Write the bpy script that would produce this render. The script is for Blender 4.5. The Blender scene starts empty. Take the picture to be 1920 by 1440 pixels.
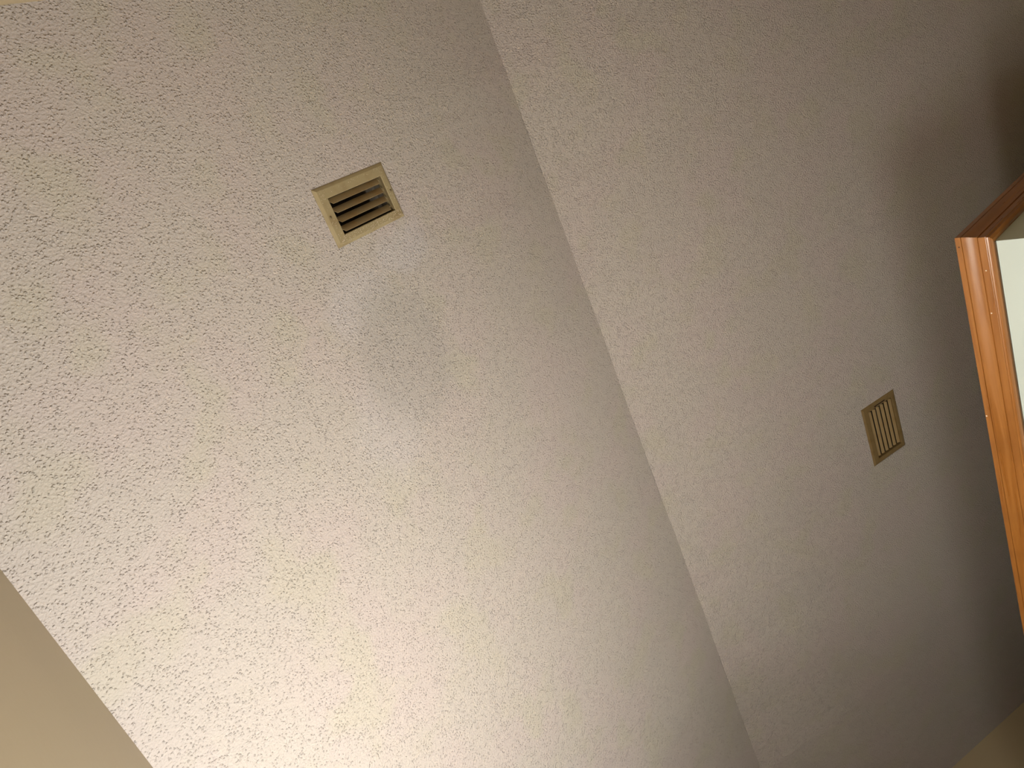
import bpy, math, random
from mathutils import Matrix, Vector
random.seed(7)
sc = bpy.context.scene
C = sc.collection

# ---------------------------------------------------------------- camera
cam_d = bpy.data.cameras.new('camera'); cam = bpy.data.objects.new('camera', cam_d); C.objects.link(cam)
sc.camera = cam
cam_d.sensor_width = 36; cam_d.lens = 1329.785 / 1920 * 36; cam_d.clip_start = 0.02
CAM_H = 1.5
R3 = Matrix(((0.71704603, 0.36789222, -0.59203067), (0.48921188, -0.87064366, 0.05149127), (-0.49650451, -0.32655005, -0.80426882)))
cam.matrix_world = Matrix.Translation((0, 0, CAM_H)) @ R3.transposed().to_4x4()

# ---------------------------------------------------------------- world, exposure
w = bpy.data.worlds.new('world'); sc.world = w; w.use_nodes = True
w.node_tree.nodes['Background'].inputs[0].default_value = (0.02, 0.017, 0.013, 1)
w.node_tree.nodes['Background'].inputs[1].default_value = 1.0
sc.view_settings.view_transform = 'Standard'; sc.view_settings.look = 'None'
sc.view_settings.gamma = 1; sc.view_settings.use_curve_mapping = False
sc.view_settings.exposure = 0.0

# ---------------------------------------------------------------- wall lamp and an added low light
LAMP_X, LAMP_Z = -0.07, CAM_H + 0.335
LAMP_Y = (1.05, 1.30, 1.55)
WARM = (0.965, 0.955, 0.925)
for y in LAMP_Y:                       # globes of the bar lamp on the left wall
    l = bpy.data.lights.new('bulb_light', 'POINT'); l.energy = 25.0; l.color = WARM; l.shadow_soft_size = 0.058
    o = bpy.data.objects.new('bulb_light', l); C.objects.link(o); o.location = (LAMP_X, y, LAMP_Z)
POST_X, POST_Y, POST_Z = 0.68, 1.12, CAM_H - 0.10
l = bpy.data.lights.new('added_low_light', 'POINT'); l.energy = 61.0; l.color = WARM; l.shadow_soft_size = 0.24  # unseen source added to give the ceiling soft light from below
o = bpy.data.objects.new('added_low_light', l); C.objects.link(o); o.location = (POST_X, POST_Y, POST_Z)

# ---------------------------------------------------------------- helpers
def tag(o, label=None, cat=None, group=None, kind=None):
    for k, v in (('label', label), ('category', cat), ('group', group), ('kind', kind)):
        if v: o[k] = v
    return o

def mesh_obj(name, verts, faces, m, parent=None, smooth=False):
    me = bpy.data.meshes.new(name); me.from_pydata(verts, [], faces); me.validate(); me.update()
    if m: me.materials.append(m)
    for p in me.polygons: p.use_smooth = smooth
    o = bpy.data.objects.new(name, me); C.objects.link(o)
    if parent: o.parent = parent
    return o

def empty(name, loc, rot=(0, 0, 0)):
    o = bpy.data.objects.new(name, None); o.empty_display_size = 0.05; C.objects.link(o); o.location = loc; o.rotation_euler = rot
    return o

class MB:
    def __init__(s): s.v = []; s.f = []
    def box(s, a, b):
        i = len(s.v); (x0, y0, z0), (x1, y1, z1) = a, b
        s.v += [(x0,y0,z0),(x1,y0,z0),(x1,y1,z0),(x0,y1,z0),(x0,y0,z1),(x1,y0,z1),(x1,y1,z1),(x0,y1,z1)]
        s.f += [tuple(i+k for k in q) for q in ((0,3,2,1),(4,5,6,7),(0,1,5,4),(1,2,6,5),(2,3,7,6),(3,0,4,7))]
    def loops(s, loops, closed_ring=True, cap0=False, cap1=False, wrap=False):
        i = len(s.v); n = len(loops[0])
        for L in loops: s.v += list(L)
        m = len(loops)
        for a in range(m if wrap else m-1):
            b = (a+1) % m
            for k in range(n if closed_ring else n-1):
                k2 = (k+1) % n
                s.f.append((i+a*n+k, i+a*n+k2, i+b*n+k2, i+b*n+k))
        if cap0: s.f.append(tuple(i+k for k in reversed(range(n))))
        if cap1: s.f.append(tuple(i+(m-1)*n+k for k in range(n)))
    def dome(s, x, y, z, r, hgt, n=6, sgn=-1):
        rings = [[(x+r*c*math.cos(2*math.pi*k/n), y+r*c*math.sin(2*math.pi*k/n), z+sgn*hgt*q) for k in range(n)] for c, q in ((1,0),(.75,.6),(.25,1))]
        s.loops(rings, cap0=True, cap1=True)
    def build(s, name, m, parent=None, smooth=False): return mesh_obj(name, s.v, s.f, m, parent, smooth)

def rect(wx, wy, z): return [(-wx,-wy,z),(wx,-wy,z),(wx,wy,z),(-wx,wy,z)]

# ---------------------------------------------------------------- materials
def mat(name, col, rough=0.6, spec=0.5):
    m = bpy.data.materials.new(name); m.use_nodes = True
    b = m.node_tree.nodes['Principled BSDF']
    b.inputs['Base Color'].default_value = (*col, 1); b.inputs['Roughness'].default_value = rough
    b.inputs['Specular IOR Level'].default_value = spec
    return m, m.node_tree, b

def N(nt, t, **kw):
    n = nt.nodes.new(t)
    for k, v in kw.items():
        if hasattr(n, k) and k not in n.inputs: setattr(n, k, v)
        else: n.inputs[k].default_value = v
    return n

def maprange(nt, src, a, b, c=0.0, d=1.0, smooth=True):
    n = nt.nodes.new('ShaderNodeMapRange'); n.interpolation_type = 'SMOOTHSTEP' if smooth else 'LINEAR'
    n.inputs['From Min'].default_value = a; n.inputs['From Max'].default_value = b
    n.inputs['To Min'].default_value = c; n.inputs['To Max'].default_value = d
    nt.links.new(src, n.inputs['Value']); return n.outputs[0]

def math_n(nt, op, a, b):
    n = nt.nodes.new('ShaderNodeMath'); n.operation = op
    for i, s in enumerate((a, b)):
        if isinstance(s, (int, float)): n.inputs[i].default_value = s
        else: nt.links.new(s, n.inputs[i])
    return n.outputs[0]

def mixc(nt, fac, a, b):
    n = nt.nodes.new('ShaderNodeMix'); n.data_type = 'RGBA'
    if isinstance(fac, (int, float)): n.inputs[0].default_value = fac
    else: nt.links.new(fac, n.inputs[0])
    for i, s in ((6, a), (7, b)):
        if isinstance(s, tuple): n.inputs[i].default_value = (*s, 1)
        else: nt.links.new(s, n.inputs[i])
    return n.outputs[2]

CEIL_A = (0.460, 0.412, 0.370)
CEIL_B = (0.470, 0.408, 0.376)
CEIL_C = (0.456, 0.412, 0.350)
def ceiling_material(name, patches=(), fine=0.5, r1=0.56, dist=0.0024):
    m, nt, b = mat(name, CEIL_A, 0.75, 0.25)
    tc = N(nt, 'ShaderNodeTexCoord'); co = tc.outputs['Object']
    # tint mottling of the old paint
    n1 = N(nt, 'ShaderNodeTexNoise', Scale=3.2, Detail=2.0); nt.links.new(co, n1.inputs['Vector'])
    n2 = N(nt, 'ShaderNodeTexNoise', Scale=6.0, Detail=2.0); nt.links.new(co, n2.inputs['Vector'])
    col = mixc(nt, maprange(nt, n1.outputs[0], 0.42, 0.62), CEIL_A, CEIL_B)
    col = mixc(nt, maprange(nt, n2.outputs[0], 0.5, 0.68), col, CEIL_C)
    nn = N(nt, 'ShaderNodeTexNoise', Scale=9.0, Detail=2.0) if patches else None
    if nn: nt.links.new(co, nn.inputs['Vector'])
    # soft lighter and greyer patches (x, y, rx, ry, colour, strength)
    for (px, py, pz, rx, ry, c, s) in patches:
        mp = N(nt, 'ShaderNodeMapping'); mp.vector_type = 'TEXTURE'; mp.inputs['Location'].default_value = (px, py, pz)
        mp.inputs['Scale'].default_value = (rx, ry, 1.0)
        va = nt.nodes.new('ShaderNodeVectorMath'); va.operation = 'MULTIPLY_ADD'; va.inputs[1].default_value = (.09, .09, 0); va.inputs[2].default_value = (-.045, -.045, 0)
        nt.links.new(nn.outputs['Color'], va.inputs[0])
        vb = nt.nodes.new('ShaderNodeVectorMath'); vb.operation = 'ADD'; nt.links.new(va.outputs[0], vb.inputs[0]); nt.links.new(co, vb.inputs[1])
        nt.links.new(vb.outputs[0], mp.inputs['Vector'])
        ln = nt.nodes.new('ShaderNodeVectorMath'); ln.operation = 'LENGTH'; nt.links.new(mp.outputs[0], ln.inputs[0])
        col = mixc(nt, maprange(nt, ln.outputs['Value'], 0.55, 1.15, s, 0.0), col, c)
    nt.links.new(col, b.inputs['Base Color'])
    # sprayed spatter relief
    v = N(nt, 'ShaderNodeTexVoronoi', Scale=165.0, Randomness=1.0)
    wn = N(nt, 'ShaderNodeTexNoise', Scale=160.0, Detail=1.0); nt.links.new(co, wn.inputs['Vector'])
    wa = nt.nodes.new('ShaderNodeVectorMath'); wa.operation = 'MULTIPLY_ADD'; wa.inputs[1].default_value = (.006, .006, .006)
    nt.links.new(wn.outputs['Color'], wa.inputs[0]); nt.links.new(co, wa.inputs[2]); nt.links.new(wa.outputs[0], v.inputs['Vector'])
    blob = maprange(nt, v.outputs['Distance'], 0.04, r1, 1.0, 0.0)
    sep = N(nt, 'ShaderNodeSeparateColor'); nt.links.new(v.outputs['Color'], sep.inputs[0])
    pick = maprange(nt, sep.outputs[0], 0.05, 0.25, 0.0, 1.0)
    cl = N(nt, 'ShaderNodeTexNoise', Scale=38.0, Detail=2.0); nt.links.new(co, cl.inputs['Vector'])
    clump = maprange(nt, cl.outputs[0], 0.36, 0.50, 0.2, 1.0)
    h = math_n(nt, 'MULTIPLY', blob, math_n(nt, 'MULTIPLY', pick, clump))
    fn = N(nt, 'ShaderNodeTexNoise', Scale=185.0, Detail=1.5); nt.links.new(co, fn.inputs['Vector'])
    h = math_n(nt, 'ADD', h, math_n(nt, 'MULTIPLY', maprange(nt, fn.outputs[0], 0.36, 0.66), fine))
    bp = N(nt, 'ShaderNodeBump', Strength=1.0, Distance=dist); nt.links.new(h, bp.inputs['Height']); nt.links.new(bp.outputs[0], b.inputs['Normal'])
    return m

def paint_material(name, col, rough):
    m, nt, b = mat(name, col, rough, 0.4)
    tc = N(nt, 'ShaderNodeTexCoord')
    n = N(nt, 'ShaderNodeTexNoise', Scale=60.0, Detail=3.0); nt.links.new(tc.outputs['Object'], n.inputs['Vector'])
    n3 = N(nt, 'ShaderNodeTexNoise', Scale=4.0, Detail=1.0); nt.links.new(tc.outputs['Object'], n3.inputs['Vector'])
    nt.links.new(mixc(nt, n3.outputs[0], tuple(c*0.96 for c in col), tuple(min(1, c*1.04) for c in col)), b.inputs['Base Color'])
    bp = N(nt, 'ShaderNodeBump', Strength=0.35, Distance=0.0008); nt.links.new(n.outputs[0], bp.inputs['Height']); nt.links.new(bp.outputs[0], b.inputs['Normal'])
    return m

def wood_material(name, axis, c0=(0.30, 0.108, 0.018), c1=(0.38, 0.148, 0.027), rough=0.30):
    m, nt, b = mat(name, c0, rough, 0.6)
    tc = N(nt, 'ShaderNodeTexCoord')
    mp = N(nt, 'ShaderNodeMapping'); s = [60, 60, 60]; s[axis] = 3.0; mp.inputs['Scale'].default_value = s
    nt.links.new(tc.outputs['Object'], mp.inputs['Vector'])
    n = N(nt, 'ShaderNodeTexNoise', Scale=1.0, Detail=4.0, Distortion=0.6); nt.links.new(mp.outputs[0], n.inputs['Vector'])
    n2 = N(nt, 'ShaderNodeTexNoise', Scale=7.0, Detail=2.0); nt.links.new(tc.outputs['Object'], n2.inputs['Vector'])
    col = mixc(nt, maprange(nt, n.outputs[0], 0.35, 0.65), c0, c1)
    col = mixc(nt, maprange(nt, n2.outputs[0], 0.45, 0.7, 0.0, 0.35), col, tuple(c*0.75 for c in c0))
    nt.links.new(col, b.inputs['Base Color'])
    nt.links.new(maprange(nt, n.outputs[0], 0.3, 0.7, rough-0.04, rough+0.1), b.inputs['Roughness'])
    bp = N(nt, 'ShaderNodeBump', Strength=0.3, Distance=0.0004); nt.links.new(n.outputs[0], bp.inputs['Height']); nt.links.new(bp.outputs[0], b.inputs['Normal'])
    b.inputs['Coat Weight'].default_value = 0.5; b.inputs['Coat Roughness'].default_value = 0.22
    return m

def enamel_material(name, col, dirt):
    m, nt, b = mat(name, col, 0.42, 0.5)
    tc = N(nt, 'ShaderNodeTexCoord')
    n = N(nt, 'ShaderNodeTexNoise', Scale=22.0, Detail=4.0); nt.links.new(tc.outputs['Object'], n.inputs['Vector'])
    nt.links.new(mixc(nt, maprange(nt, n.outputs[0], 0.45, 0.7, 0.0, 0.65), col, dirt), b.inputs['Base Color'])
    n2 = N(nt, 'ShaderNodeTexNoise', Scale=300.0, Detail=1.0); nt.links.new(tc.outputs['Object'], n2.inputs['Vector'])
    bp = N(nt, 'ShaderNodeBump', Strength=0.2, Distance=0.0004); nt.links.new(n2.outputs[0], bp.inputs['Height']); nt.links.new(bp.outputs[0], b.inputs['Normal'])
    return m

# ---------------------------------------------------------------- room geometry numbers
P, Q = 0.26302, 0.25265           # pitch of the two slopes
XR, ZR = 1.603, CAM_H + 1.89      # ridge line
XL, XE = -0.172, 4.35             # eave walls
YA, YB = -0.493, 4.048            # gable walls
BX, BY, BZ = 2.213, 0.799, CAM_H + 0.945   # outer top corner of the casing on the partition
TO = 0.034                        # thickness of the casing at its top
zl = lambda x: ZR + math.tan(P) * (x - XR)
zr = lambda x: ZR - math.tan(Q) * (x - XR)

M_paint = paint_material('tan_wall_paint', (0.41, 0.325, 0.20), 0.5)
M_cream = paint_material('pale_green_wall_paint', (0.58, 0.65, 0.60), 0.45)
M_floor = wood_material('floor_wood', 1, (0.05, 0.022, 0.009), (0.08, 0.035, 0.014), 0.5)

# ceiling slopes: slabs in their own tilted frame, each with a hole for its register
def slab(name, origin, rot, x0, x1, y0, y1, hole, m, jit_at):
    hx0, hx1, hy0, hy1 = hole
    xs = [x0, hx0, hx1, x1]
    ny = 60
    ys = sorted(set([y0 + (y1-y0)*k/ny for k in range(ny+1)] + [hy0, hy1]))
    # the ridge edge wanders a little, as the taped joint does
    def jit(y): return 0.0022*math.sin(y*5.1+1) + 0.0015*math.sin(y*13.7) + 0.001*math.sin(y*31+2)
    mb = MB(); n = len(ys); T = 0.12
    for z in (0, T):
        for i, x in enumerate(xs):
            for y in ys: mb.v.append((x, y, z + (jit(y) if i == jit_at and z == 0 else 0)))
    idx = lambda z, i, j: z*4*n + i*n + j
    ish = lambda i, j: i == 1 and ys[j] >= hy0-1e-6 and ys[j+1] <= hy1+1e-6
    for i in range(3):
        for j in range(n-1):
            if ish(i, j): continue
            mb.f.append((idx(0,i,j), idx(0,i,j+1), idx(0,i+1,j+1), idx(0,i+1,j)))
            mb.f.append((idx(1,i,j), idx(1,i+1,j), idx(1,i+1,j+1), idx(1,i,j+1)))
    ja = [j for j in range(n) if abs(ys[j]-hy0) < 1e-6][0]; jb = [j for j in range(n) if abs(ys[j]-hy1) < 1e-6][0]
    for j in range(ja, jb):
        mb.f.append((idx(0,1,j), idx(1,1,j), idx(1,1,j+1), idx(0,1,j+1))); mb.f.append((idx(0,2,j), idx(0,2,j+1), idx(1,2,j+1), idx(1,2,j)))
    for j in (ja, jb): mb.f.append((idx(0,1,j), idx(0,2,j), idx(1,2,j), idx(1,1,j)))
    for j in range(n-1):
        mb.f.append((idx(0,0,j), idx(1,0,j), idx(1,0,j+1), idx(0,0,j+1))); mb.f.append((idx(0,3,j), idx(0,3,j+1), idx(1,3,j+1), idx(1,3,j)))
    for i in range(3):
        for j in (0, n-1): mb.f.append((idx(0,i,j), idx(0,i+1,j), idx(1,i+1,j), idx(1,i,j)))
    o = mb.build(name, m); o.location = origin; o.rotation_euler = rot
    tag(o, kind='structure'); return o

VX, VY = 0.833, 0.048      # small register
UX, UY = 2.738, 1.865      # large register
cp, cq = math.cos(P), math.cos(Q)
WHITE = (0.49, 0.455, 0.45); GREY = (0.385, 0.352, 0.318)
# the left slope's own frame: origin on the ridge, x runs up to it
def Lx(x): return (x - XR) / cp
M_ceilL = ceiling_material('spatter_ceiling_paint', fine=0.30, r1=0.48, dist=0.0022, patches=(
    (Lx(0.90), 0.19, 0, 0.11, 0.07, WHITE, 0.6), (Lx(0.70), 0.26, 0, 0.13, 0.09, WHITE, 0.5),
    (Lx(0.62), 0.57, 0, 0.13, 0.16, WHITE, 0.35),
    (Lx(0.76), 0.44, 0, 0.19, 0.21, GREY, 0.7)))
M_ceilR = ceiling_material('spatter_ceiling_paint_far')
hl = (Lx(VX)-0.0932, Lx(VX)+0.0997, VY-0.0442, VY+0.0507)
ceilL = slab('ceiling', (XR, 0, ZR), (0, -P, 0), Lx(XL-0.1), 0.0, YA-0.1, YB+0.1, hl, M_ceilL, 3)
ux = (UX - XR) / cq
ceilR = slab('ceiling', (XR, 0, ZR), (0, Q, 0), 0.0, (XE+0.1-XR)/cq, YA-0.1, YB+0.1, (ux-0.0717, ux+0.0817, UY-0.1237, UY+0.1257), M_ceilR, 0)

def wall(name, a, b):
    mb = MB(); mb.box(a, b); return tag(mb.build(name, M_paint), kind='structure')
wall('wall_left', (XL-0.1, YA-0.1, 0), (XL, YB+0.1, zl(XL)+0.02))
wall('wall_right', (XE, YA-0.1, 0), (XE+0.1, YB+0.1, zr(XE)+0.02))
def gable(name, y0, y1):
    mb = MB(); e = 0.02
    prof = [(XL-0.1, 0), (XE+0.1, 0), (XE+0.1, zr(XE+0.1)+e), (XR, ZR+e), (XL-0.1, zl(XL-0.1)+e)]
    mb.loops([[(x, y0, z) for x, z in prof], [(x, y1, z) for x, z in prof]], cap0=True, cap1=True)
    return tag(mb.build(name, M_paint), kind='structure')
gable('wall_back', YA-0.1, YA); gable('wall_front', YB, YB+0.1)
mb = MB(); mb.box((XL-0.1, YA-0.1, -0.1), (XE+0.1, YB+0.1, 0)); tag(mb.build('floor', M_floor), kind='structure')

# the lower partition block that stops short of the vault, and its casing
mb = MB(); mb.box((BX+TO, BY+TO, 0), (XE, YB, BZ-0.002)); wp = tag(mb.build('wall_partition', M_paint), kind='structure')
wp.data.materials[0] = M_cream

# casing profile: (depth down from the top, stand-off from the wall)
prof = [(0.0, 0.0), (0.0, 0.0325), (0.0015, 0.034), (0.0155, 0.034), (0.0163, 0.0325), (0.0167, 0.0305), (0.0172, 0.0305), (0.0178, 0.0328)]
for k in range(25):                       # broad rounded swell then hollow
    t = k/24; prof.append((0.0185 + 0.038*t, 0.0333 - 0.0066*(3*t*t - 2*t**3)))
prof += [(0.0570, 0.0240), (0.0576, 0.0225), (0.0584, 0.0225), (0.0592, 0.0240), (0.0600, 0.0240), (0.0764, 0.0236), (0.0770, 0.0250), (0.0782, 0.0246), (0.0792, 0.0218), (0.0830, 0.0208), (0.0850, 0.0214),
         (0.0862, 0.0206), (0.0884, 0.0170), (0.0908, 0.0120), (0.0912, 0.0100), (0.0912, 0.0)]
wy = wood_material('honey_oak_casing', 1); wx = wood_material('honey_oak_casing_cross', 0)
def casing(name, along_y, m):
    mb = MB(); A = []; B = []
    for d, s in prof:
        z = BZ - d
        if along_y:
            A.append((BX+TO-s, BY+TO-s, z)); B.append((BX+TO-s, YB, z))
        else:
            A.append((BX+TO-s, BY+TO-s, z)); B.append((XE, BY+TO-s, z))
    loops = [A, B] if not along_y else [B, A]
    mb.loops(loops, cap0=True, cap1=True)
    o = mb.build(name, m)
    return tag(o, kind='structure')
t1 = casing('trim_1', True, wy); t2 = casing('trim_2', False, wx)
# nail holes and chips in the casing
M_hole = mat('nail_hole_dark', (0.03, 0.012, 0.005), 0.8)[0]
M_chip = mat('chipped_spot', (0.85, 0.72, 0.55), 0.6)[0]
def spot(name, y, d, r, m, off):
    mb = MB(); n = 8; s = 0.0
    for (d0, s0), (d1, s1) in zip(prof[1:], prof[2:]):
        if d0 <= d <= d1 and d1 > d0: s = s0 + (s1-s0)*(d-d0)/(d1-d0)
    x = BX + TO - s
    ring = lambda q, xx: [(xx, y+q*r*math.cos(2*math.pi*k/n), BZ-d+q*r*0.9*math.sin(2*math.pi*k/n)) for k in range(n)]
    mb.loops([ring(1, x+0.0006), ring(1, x-off), ring(0.5, x-off*1.4)], cap0=True, cap1=True)
    return mb.build(name, m, t1)
spot('nail_hole', BY+0.030, 0.0090, 0.0021, M_hole, 0.0003)
spot('chip', BY+0.62, 0.004, 0.0028, M_chip, 0.0006)
spot('chip', BY+0.115, 0.066, 0.0022, M_chip, 0.0005)
spot('chip', BY+0.255, 0.062, 0.0024, M_chip, 0.0005)
# bead of paint along the foot of the casing
mb = MB(); rings = []
for k in range(40):
    y = BY+TO+0.0 + (YB-BY-TO)*k/39
    q = 0.0022 + 0.0012*math.sin(k*2.3)
    rings.append([(BX+TO+0.001, y, BZ-0.0945), (BX+TO-q*0.6, y, BZ-0.0955), (BX+TO+0.001, y, BZ-0.0975-q*0.5)])
mb.loops(rings, cap0=True, cap1=True); mb.build('caulk_bead', M_cream, t1)

M_gap = mat('gap_shade', (0.10, 0.065, 0.035), 0.9)[0]  # dark strip: shade of the gap under the casing put into colour
mb = MB(); mb.box((BX+TO-0.0030, BY+TO, BZ-0.0945), (BX+TO+0.001, YB, BZ-0.0905)); mb.build('gap_shade_strip', M_gap, t1)
# ---------------------------------------------------------------- registers
M_enam = enamel_material('yellowed_enamel', (0.33, 0.265, 0.145), (0.24, 0.17, 0.08))
M_slat = enamel_material('slat_enamel', (0.30, 0.225, 0.12), (0.27, 0.16, 0.055))
M_enamR = enamel_material('brown_enamel', (0.19, 0.125, 0.050), (0.15, 0.09, 0.025))
M_slatR = enamel_material('brown_slat_enamel', (0.27, 0.185, 0.085), (0.24, 0.15, 0.055))
M_duct = mat('dusty_duct_metal', (0.10, 0.085, 0.065), 0.6)[0]
M_screw = mat('screw_head', (0.16, 0.12, 0.06), 0.4)[0]
M_speck = mat('paint_speck', (0.55, 0.46, 0.34), 0.7)[0]

def rect4(x0, x1, y0, y1, z, g=0.0): return [(x0-g,y0-g,z),(x1+g,y0-g,z),(x1+g,y1+g,z),(x0-g,y1+g,z)]
def frame_part(root, W, H, op, m):
    mb = MB()
    L = [rect(W, H, 0.001), rect(W, H, -0.0012), rect(W-0.002, H-0.002, -0.0028), rect(W-0.007, H-0.007, -0.0055), rect(W-0.0085, H-0.0085, -0.0060),
         rect4(*op, -0.0062, 0.0015), rect4(*op, -0.0050), rect4(*op, 0.016), rect4(*op, 0.016, 0.0012), rect4(*op, 0.001, 0.0012)]
    mb.loops(L, wrap=True)
    return mb.build('frame', m, root)

def duct_part(root, op):
    mb = MB()
    mb.loops([rect4(*op, 0.012, -0.0004), rect4(*op, 0.16, -0.0005)], cap1=True)
    return mb.build('duct', M_duct, root)

def screw(root, x, y):
    mb = MB(); n = 10; z = -0.0061
    ring = lambda r, zz: [(x+r*math.cos(2*math.pi*k/n), y+r*math.sin(2*math.pi*k/n), zz) for k in range(n)]
    mb.loops([ring(0.0036, z+0.001), ring(0.0036, z-0.0006), ring(0.0024, z-0.0014)], cap0=True, cap1=True)
    mb.box((x-0.0022, y-0.0004, z-0.0017), (x+0.0022, y+0.0004, z-0.0012))
    return mb.build('screw', M_screw, root)

def slat(root, along, c, L, width, ang, z0, bow=0.0016, thick=0.0009, clip=0.007, mm=None):
    """a bowed blade; along 'x' or 'y'; c its place on the other axis; its front edge lies on the + side"""
    mb = MB(); n = 6; rows = []
    ca, sa = math.cos(ang), math.sin(ang)
    def pt(u, t, side):
        # t 0 deep edge .. 1 front edge
        b = bow*4*t*(1-t) + side*thick
        s = (t-0.5)*width
        return (u, c + s*ca - b*sa, z0 - s*sa - b*ca)
    for k in range(n+1):
        t = k/n
        e = L - clip*t
        rows.append([pt(-e, t, 0), pt(e, t, 0), pt(e, t, 1), pt(-e, t, 1)])
    if along == 'y': rows = [[(q[1], q[0], q[2]) for q in r] for r in rows]
    mb.loops(rows, cap0=True, cap1=True)
    # pivot pins
    for sg in (-1, 1):
        a, b_ = (sg*(L+0.001), sg*(L-0.010)); lo, hi = min(a, b_), max(a, b_)
        if along == 'x': mb.box((lo, c-0.0012, z0+0.0005), (hi, c+0.0012, z0+0.003))
        else: mb.box((c-0.0012, lo, z0+0.0005), (c+0.0012, hi, z0+0.003))
    return mb.build('slat', mm or M_slat, root)

# small register on the left slope
rL = empty('air_register', (VX, VY, zl(VX)), (0, -P, 0))
tag(rL, 'small beige metal air register with four open slats on the near ceiling slope', 'air vent', 'ceiling air registers')
opL = (-0.0915, 0.098, -0.0425, 0.0490)
frame_part(rL, 0.1235, 0.0735, opL, M_enam); duct_part(rL, opL)
for k in range(4): slat(rL, 'x', -0.0335+0.0234*k, 0.0925, 0.0205, math.radians(44), 0.0010, bow=0.0007, clip=0.009)
mb = MB(); mb.box((0.070, -0.0420, 0.020), (0.0715, 0.0480, 0.040)); mb.box((0.070, -0.042, 0.030), (0.094, 0.048, 0.0315))
mb.build('damper_blade', M_duct, rL)
mb = MB(); mb.box((0.0925, -0.040, -0.0066), (0.0945, 0.046, -0.003)); mb.build('pivot_strip', M_screw, rL)
screw(rL, -0.109, 0.0); screw(rL, 0.110, 0.0)
# spatter from the ceiling spray that landed on the register
mb = MB()
for k in range(290):
    if random.random() < 0.75: x, y = random.uniform(-0.115, 0.115), random.uniform(0.050, 0.067)
    else: x, y = random.choice((-1, 1))*random.uniform(0.099, 0.113), random.uniform(-0.06, 0.066)
    if k % 10 == 0: x, y = random.uniform(-0.11, 0.11), random.uniform(-0.066, -0.052)
    r = random.uniform(0.0006, 0.0013); mb.dome(x, y, -0.0060, r, r*0.7, 5)
tag(mb.build('paint_speck', M_speck, rL), kind='stuff')

# large register on the right slope
rR = empty('air_register', (UX, UY, zr(UX)), (0, Q, 0))
tag(rR, 'larger beige metal air register with nearly closed slats on the ceiling beside the wood trim', 'air vent', 'ceiling air registers')
opR = (-0.0700, 0.0800, -0.1220, 0.1240)
frame_part(rR, 0.1035, 0.1505, opR, M_enamR); duct_part(rR, opR)
for k in range(6): slat(rR, 'y', -0.0580+0.0254*k, 0.1175, 0.0140, math.radians(26), 0.0015, bow=0.0008, clip=0.002, mm=M_slatR)
mb = MB(); mb.box((-0.024, -0.1335, -0.0088), (0.034, -0.1305, -0.0060)); mb.box((-0.0305, -0.1335, -0.0090), (-0.024, -0.1275, -0.0060)); mb.build('damper_lever', M_hole, rR)
screw(rR, 0.0, 0.1375); screw(rR, 0.0, -0.1375)

# ---------------------------------------------------------------- unseen stand added under the low light (below the frame)
M_brass0 = mat('added_dark_bronze', (0.10, 0.07, 0.04), 0.4)[0]
fl = empty('low_light_stand', (POST_X, POST_Y, 0)); tag(fl, 'slim dark bronze stand added for the unseen low light', 'lamp')
def turned(name, pr, m, parent, cx=0, cy=0, n=20):
    mb = MB(); mb.loops([[(cx+r*math.cos(2*math.pi*k/n), cy+r*math.sin(2*math.pi*k/n), z) for k in range(n)] for r, z in pr], cap0=True, cap1=True)
    return mb.build(name, m, parent, True)
turned('base', [(0.13, 0.0), (0.13, 0.012), (0.11, 0.022), (0.02, 0.032)], M_brass0, fl)
turned('low_light_stand_pole', [(0.011, 0.03), (0.011, POST_Z-0.20)], M_brass0, fl)
turned('socket', [(0.016, POST_Z-0.20), (0.022, POST_Z-0.18), (0.022, POST_Z-0.13)], M_brass0, fl)  # socket of the added stand

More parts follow.
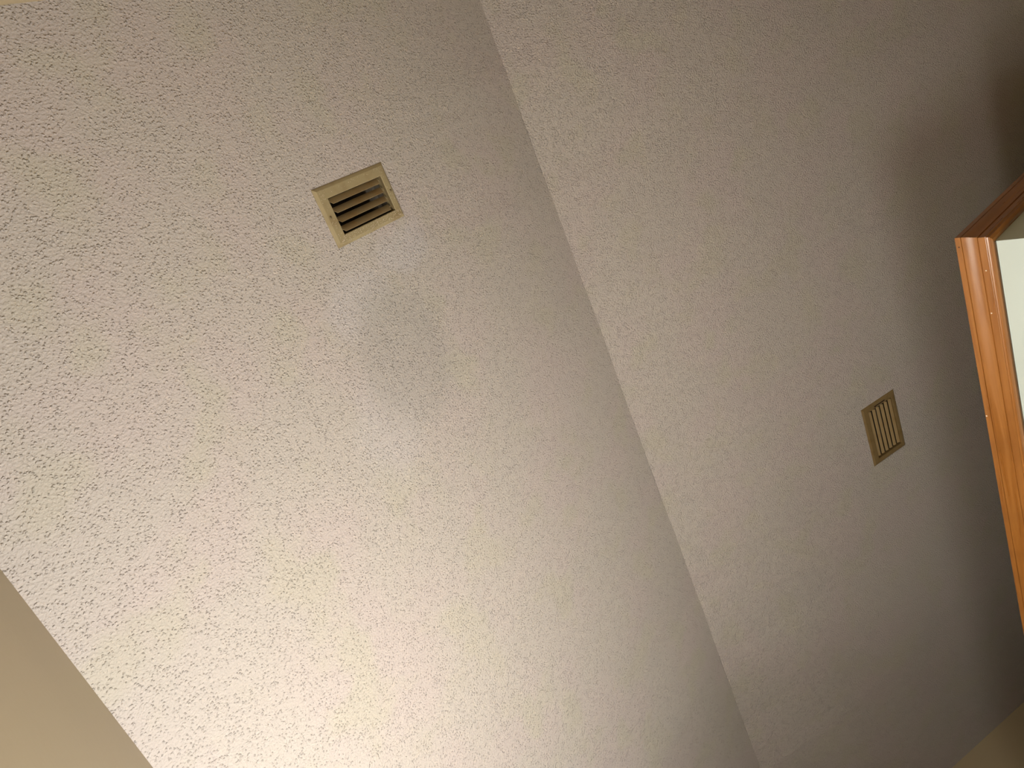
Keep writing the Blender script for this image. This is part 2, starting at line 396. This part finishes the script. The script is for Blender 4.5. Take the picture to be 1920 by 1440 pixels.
# ---------------------------------------------------------------- the wall lamp that lights the vault (left of the frame, on the left wall)
M_brass = mat('satin_nickel', (0.5, 0.47, 0.42), 0.35)[0]; M_brass.node_tree.nodes['Principled BSDF'].inputs['Metallic'].default_value = 1
ym = sum(LAMP_Y)/3
lamp = empty('wall_lamp', (XL, ym, LAMP_Z))
tag(lamp, 'three-bulb bar lamp with a nickel back plate on the left wall', 'lamp')
mb = MB(); mb.box((0, -0.45, -0.14), (0.025, 0.45, -0.09)); mb.build('back_plate', M_brass, lamp)
for y in LAMP_Y:
    mb = MB(); n = 14; cx, cy = LAMP_X-XL, y-ym
    ring = lambda r, z: [(cx+r*math.cos(2*math.pi*k/n), cy+r*math.sin(2*math.pi*k/n), z) for k in range(n)]
    mb.loops([ring(0.018, -0.13), ring(0.020, -0.095), ring(0.026, -0.080), ring(0.026, -0.072)], cap0=True, cap1=True)
    mb.box((0.02, cy-0.008, -0.123), (cx, cy+0.008, -0.107))
    mb.build('socket', M_brass, lamp)

# ---------------------------------------------------------------- unseen blocker added to shade the ceiling's far end, shaped as a cabinet
M_blocker = wood_material('blocker_oak', 2, (0.10, 0.05, 0.022), (0.14, 0.07, 0.03), 0.4); M_dark = mat('blocker_toe_kick', (0.03, 0.02, 0.012), 0.7)[0]
blocker = empty('light_blocker', (XL, 1.80, 0))
tag(blocker, 'unseen cabinet-shaped oak blocker added to shade the ceiling', 'light blocker')
mb = MB(); mb.box((0.001, 0, 0.10), (0.56, 0.60, 2.22)); mb.box((0.001, -0.012, 2.22), (0.58, 0.612, 2.25)); mb.build('body', M_blocker, blocker)
mb = MB(); mb.box((0.001, 0.02, 0.0), (0.50, 0.58, 0.10)); mb.build('blocker_toe_kick', M_dark, blocker)
for z0, z1, kz in ((0.12, 1.02, 0.92), (1.05, 2.20, 1.15)):
    mb = MB(); mb.box((0.561, 0.01, z0), (0.580, 0.59, z1)); d = mb.build('blocker_door', M_blocker, blocker)
    mb = MB(); n = 12; rg = lambda r, x: [(x, 0.06+r*math.cos(2*math.pi*k/n), kz+r*math.sin(2*math.pi*k/n)) for k in range(n)]
    mb.loops([rg(0.006, 0.579), rg(0.006, 0.592), rg(0.014, 0.598), rg(0.014, 0.604), rg(0.006, 0.609)], cap0=True, cap1=True); mb.build('knob', M_brass, d)
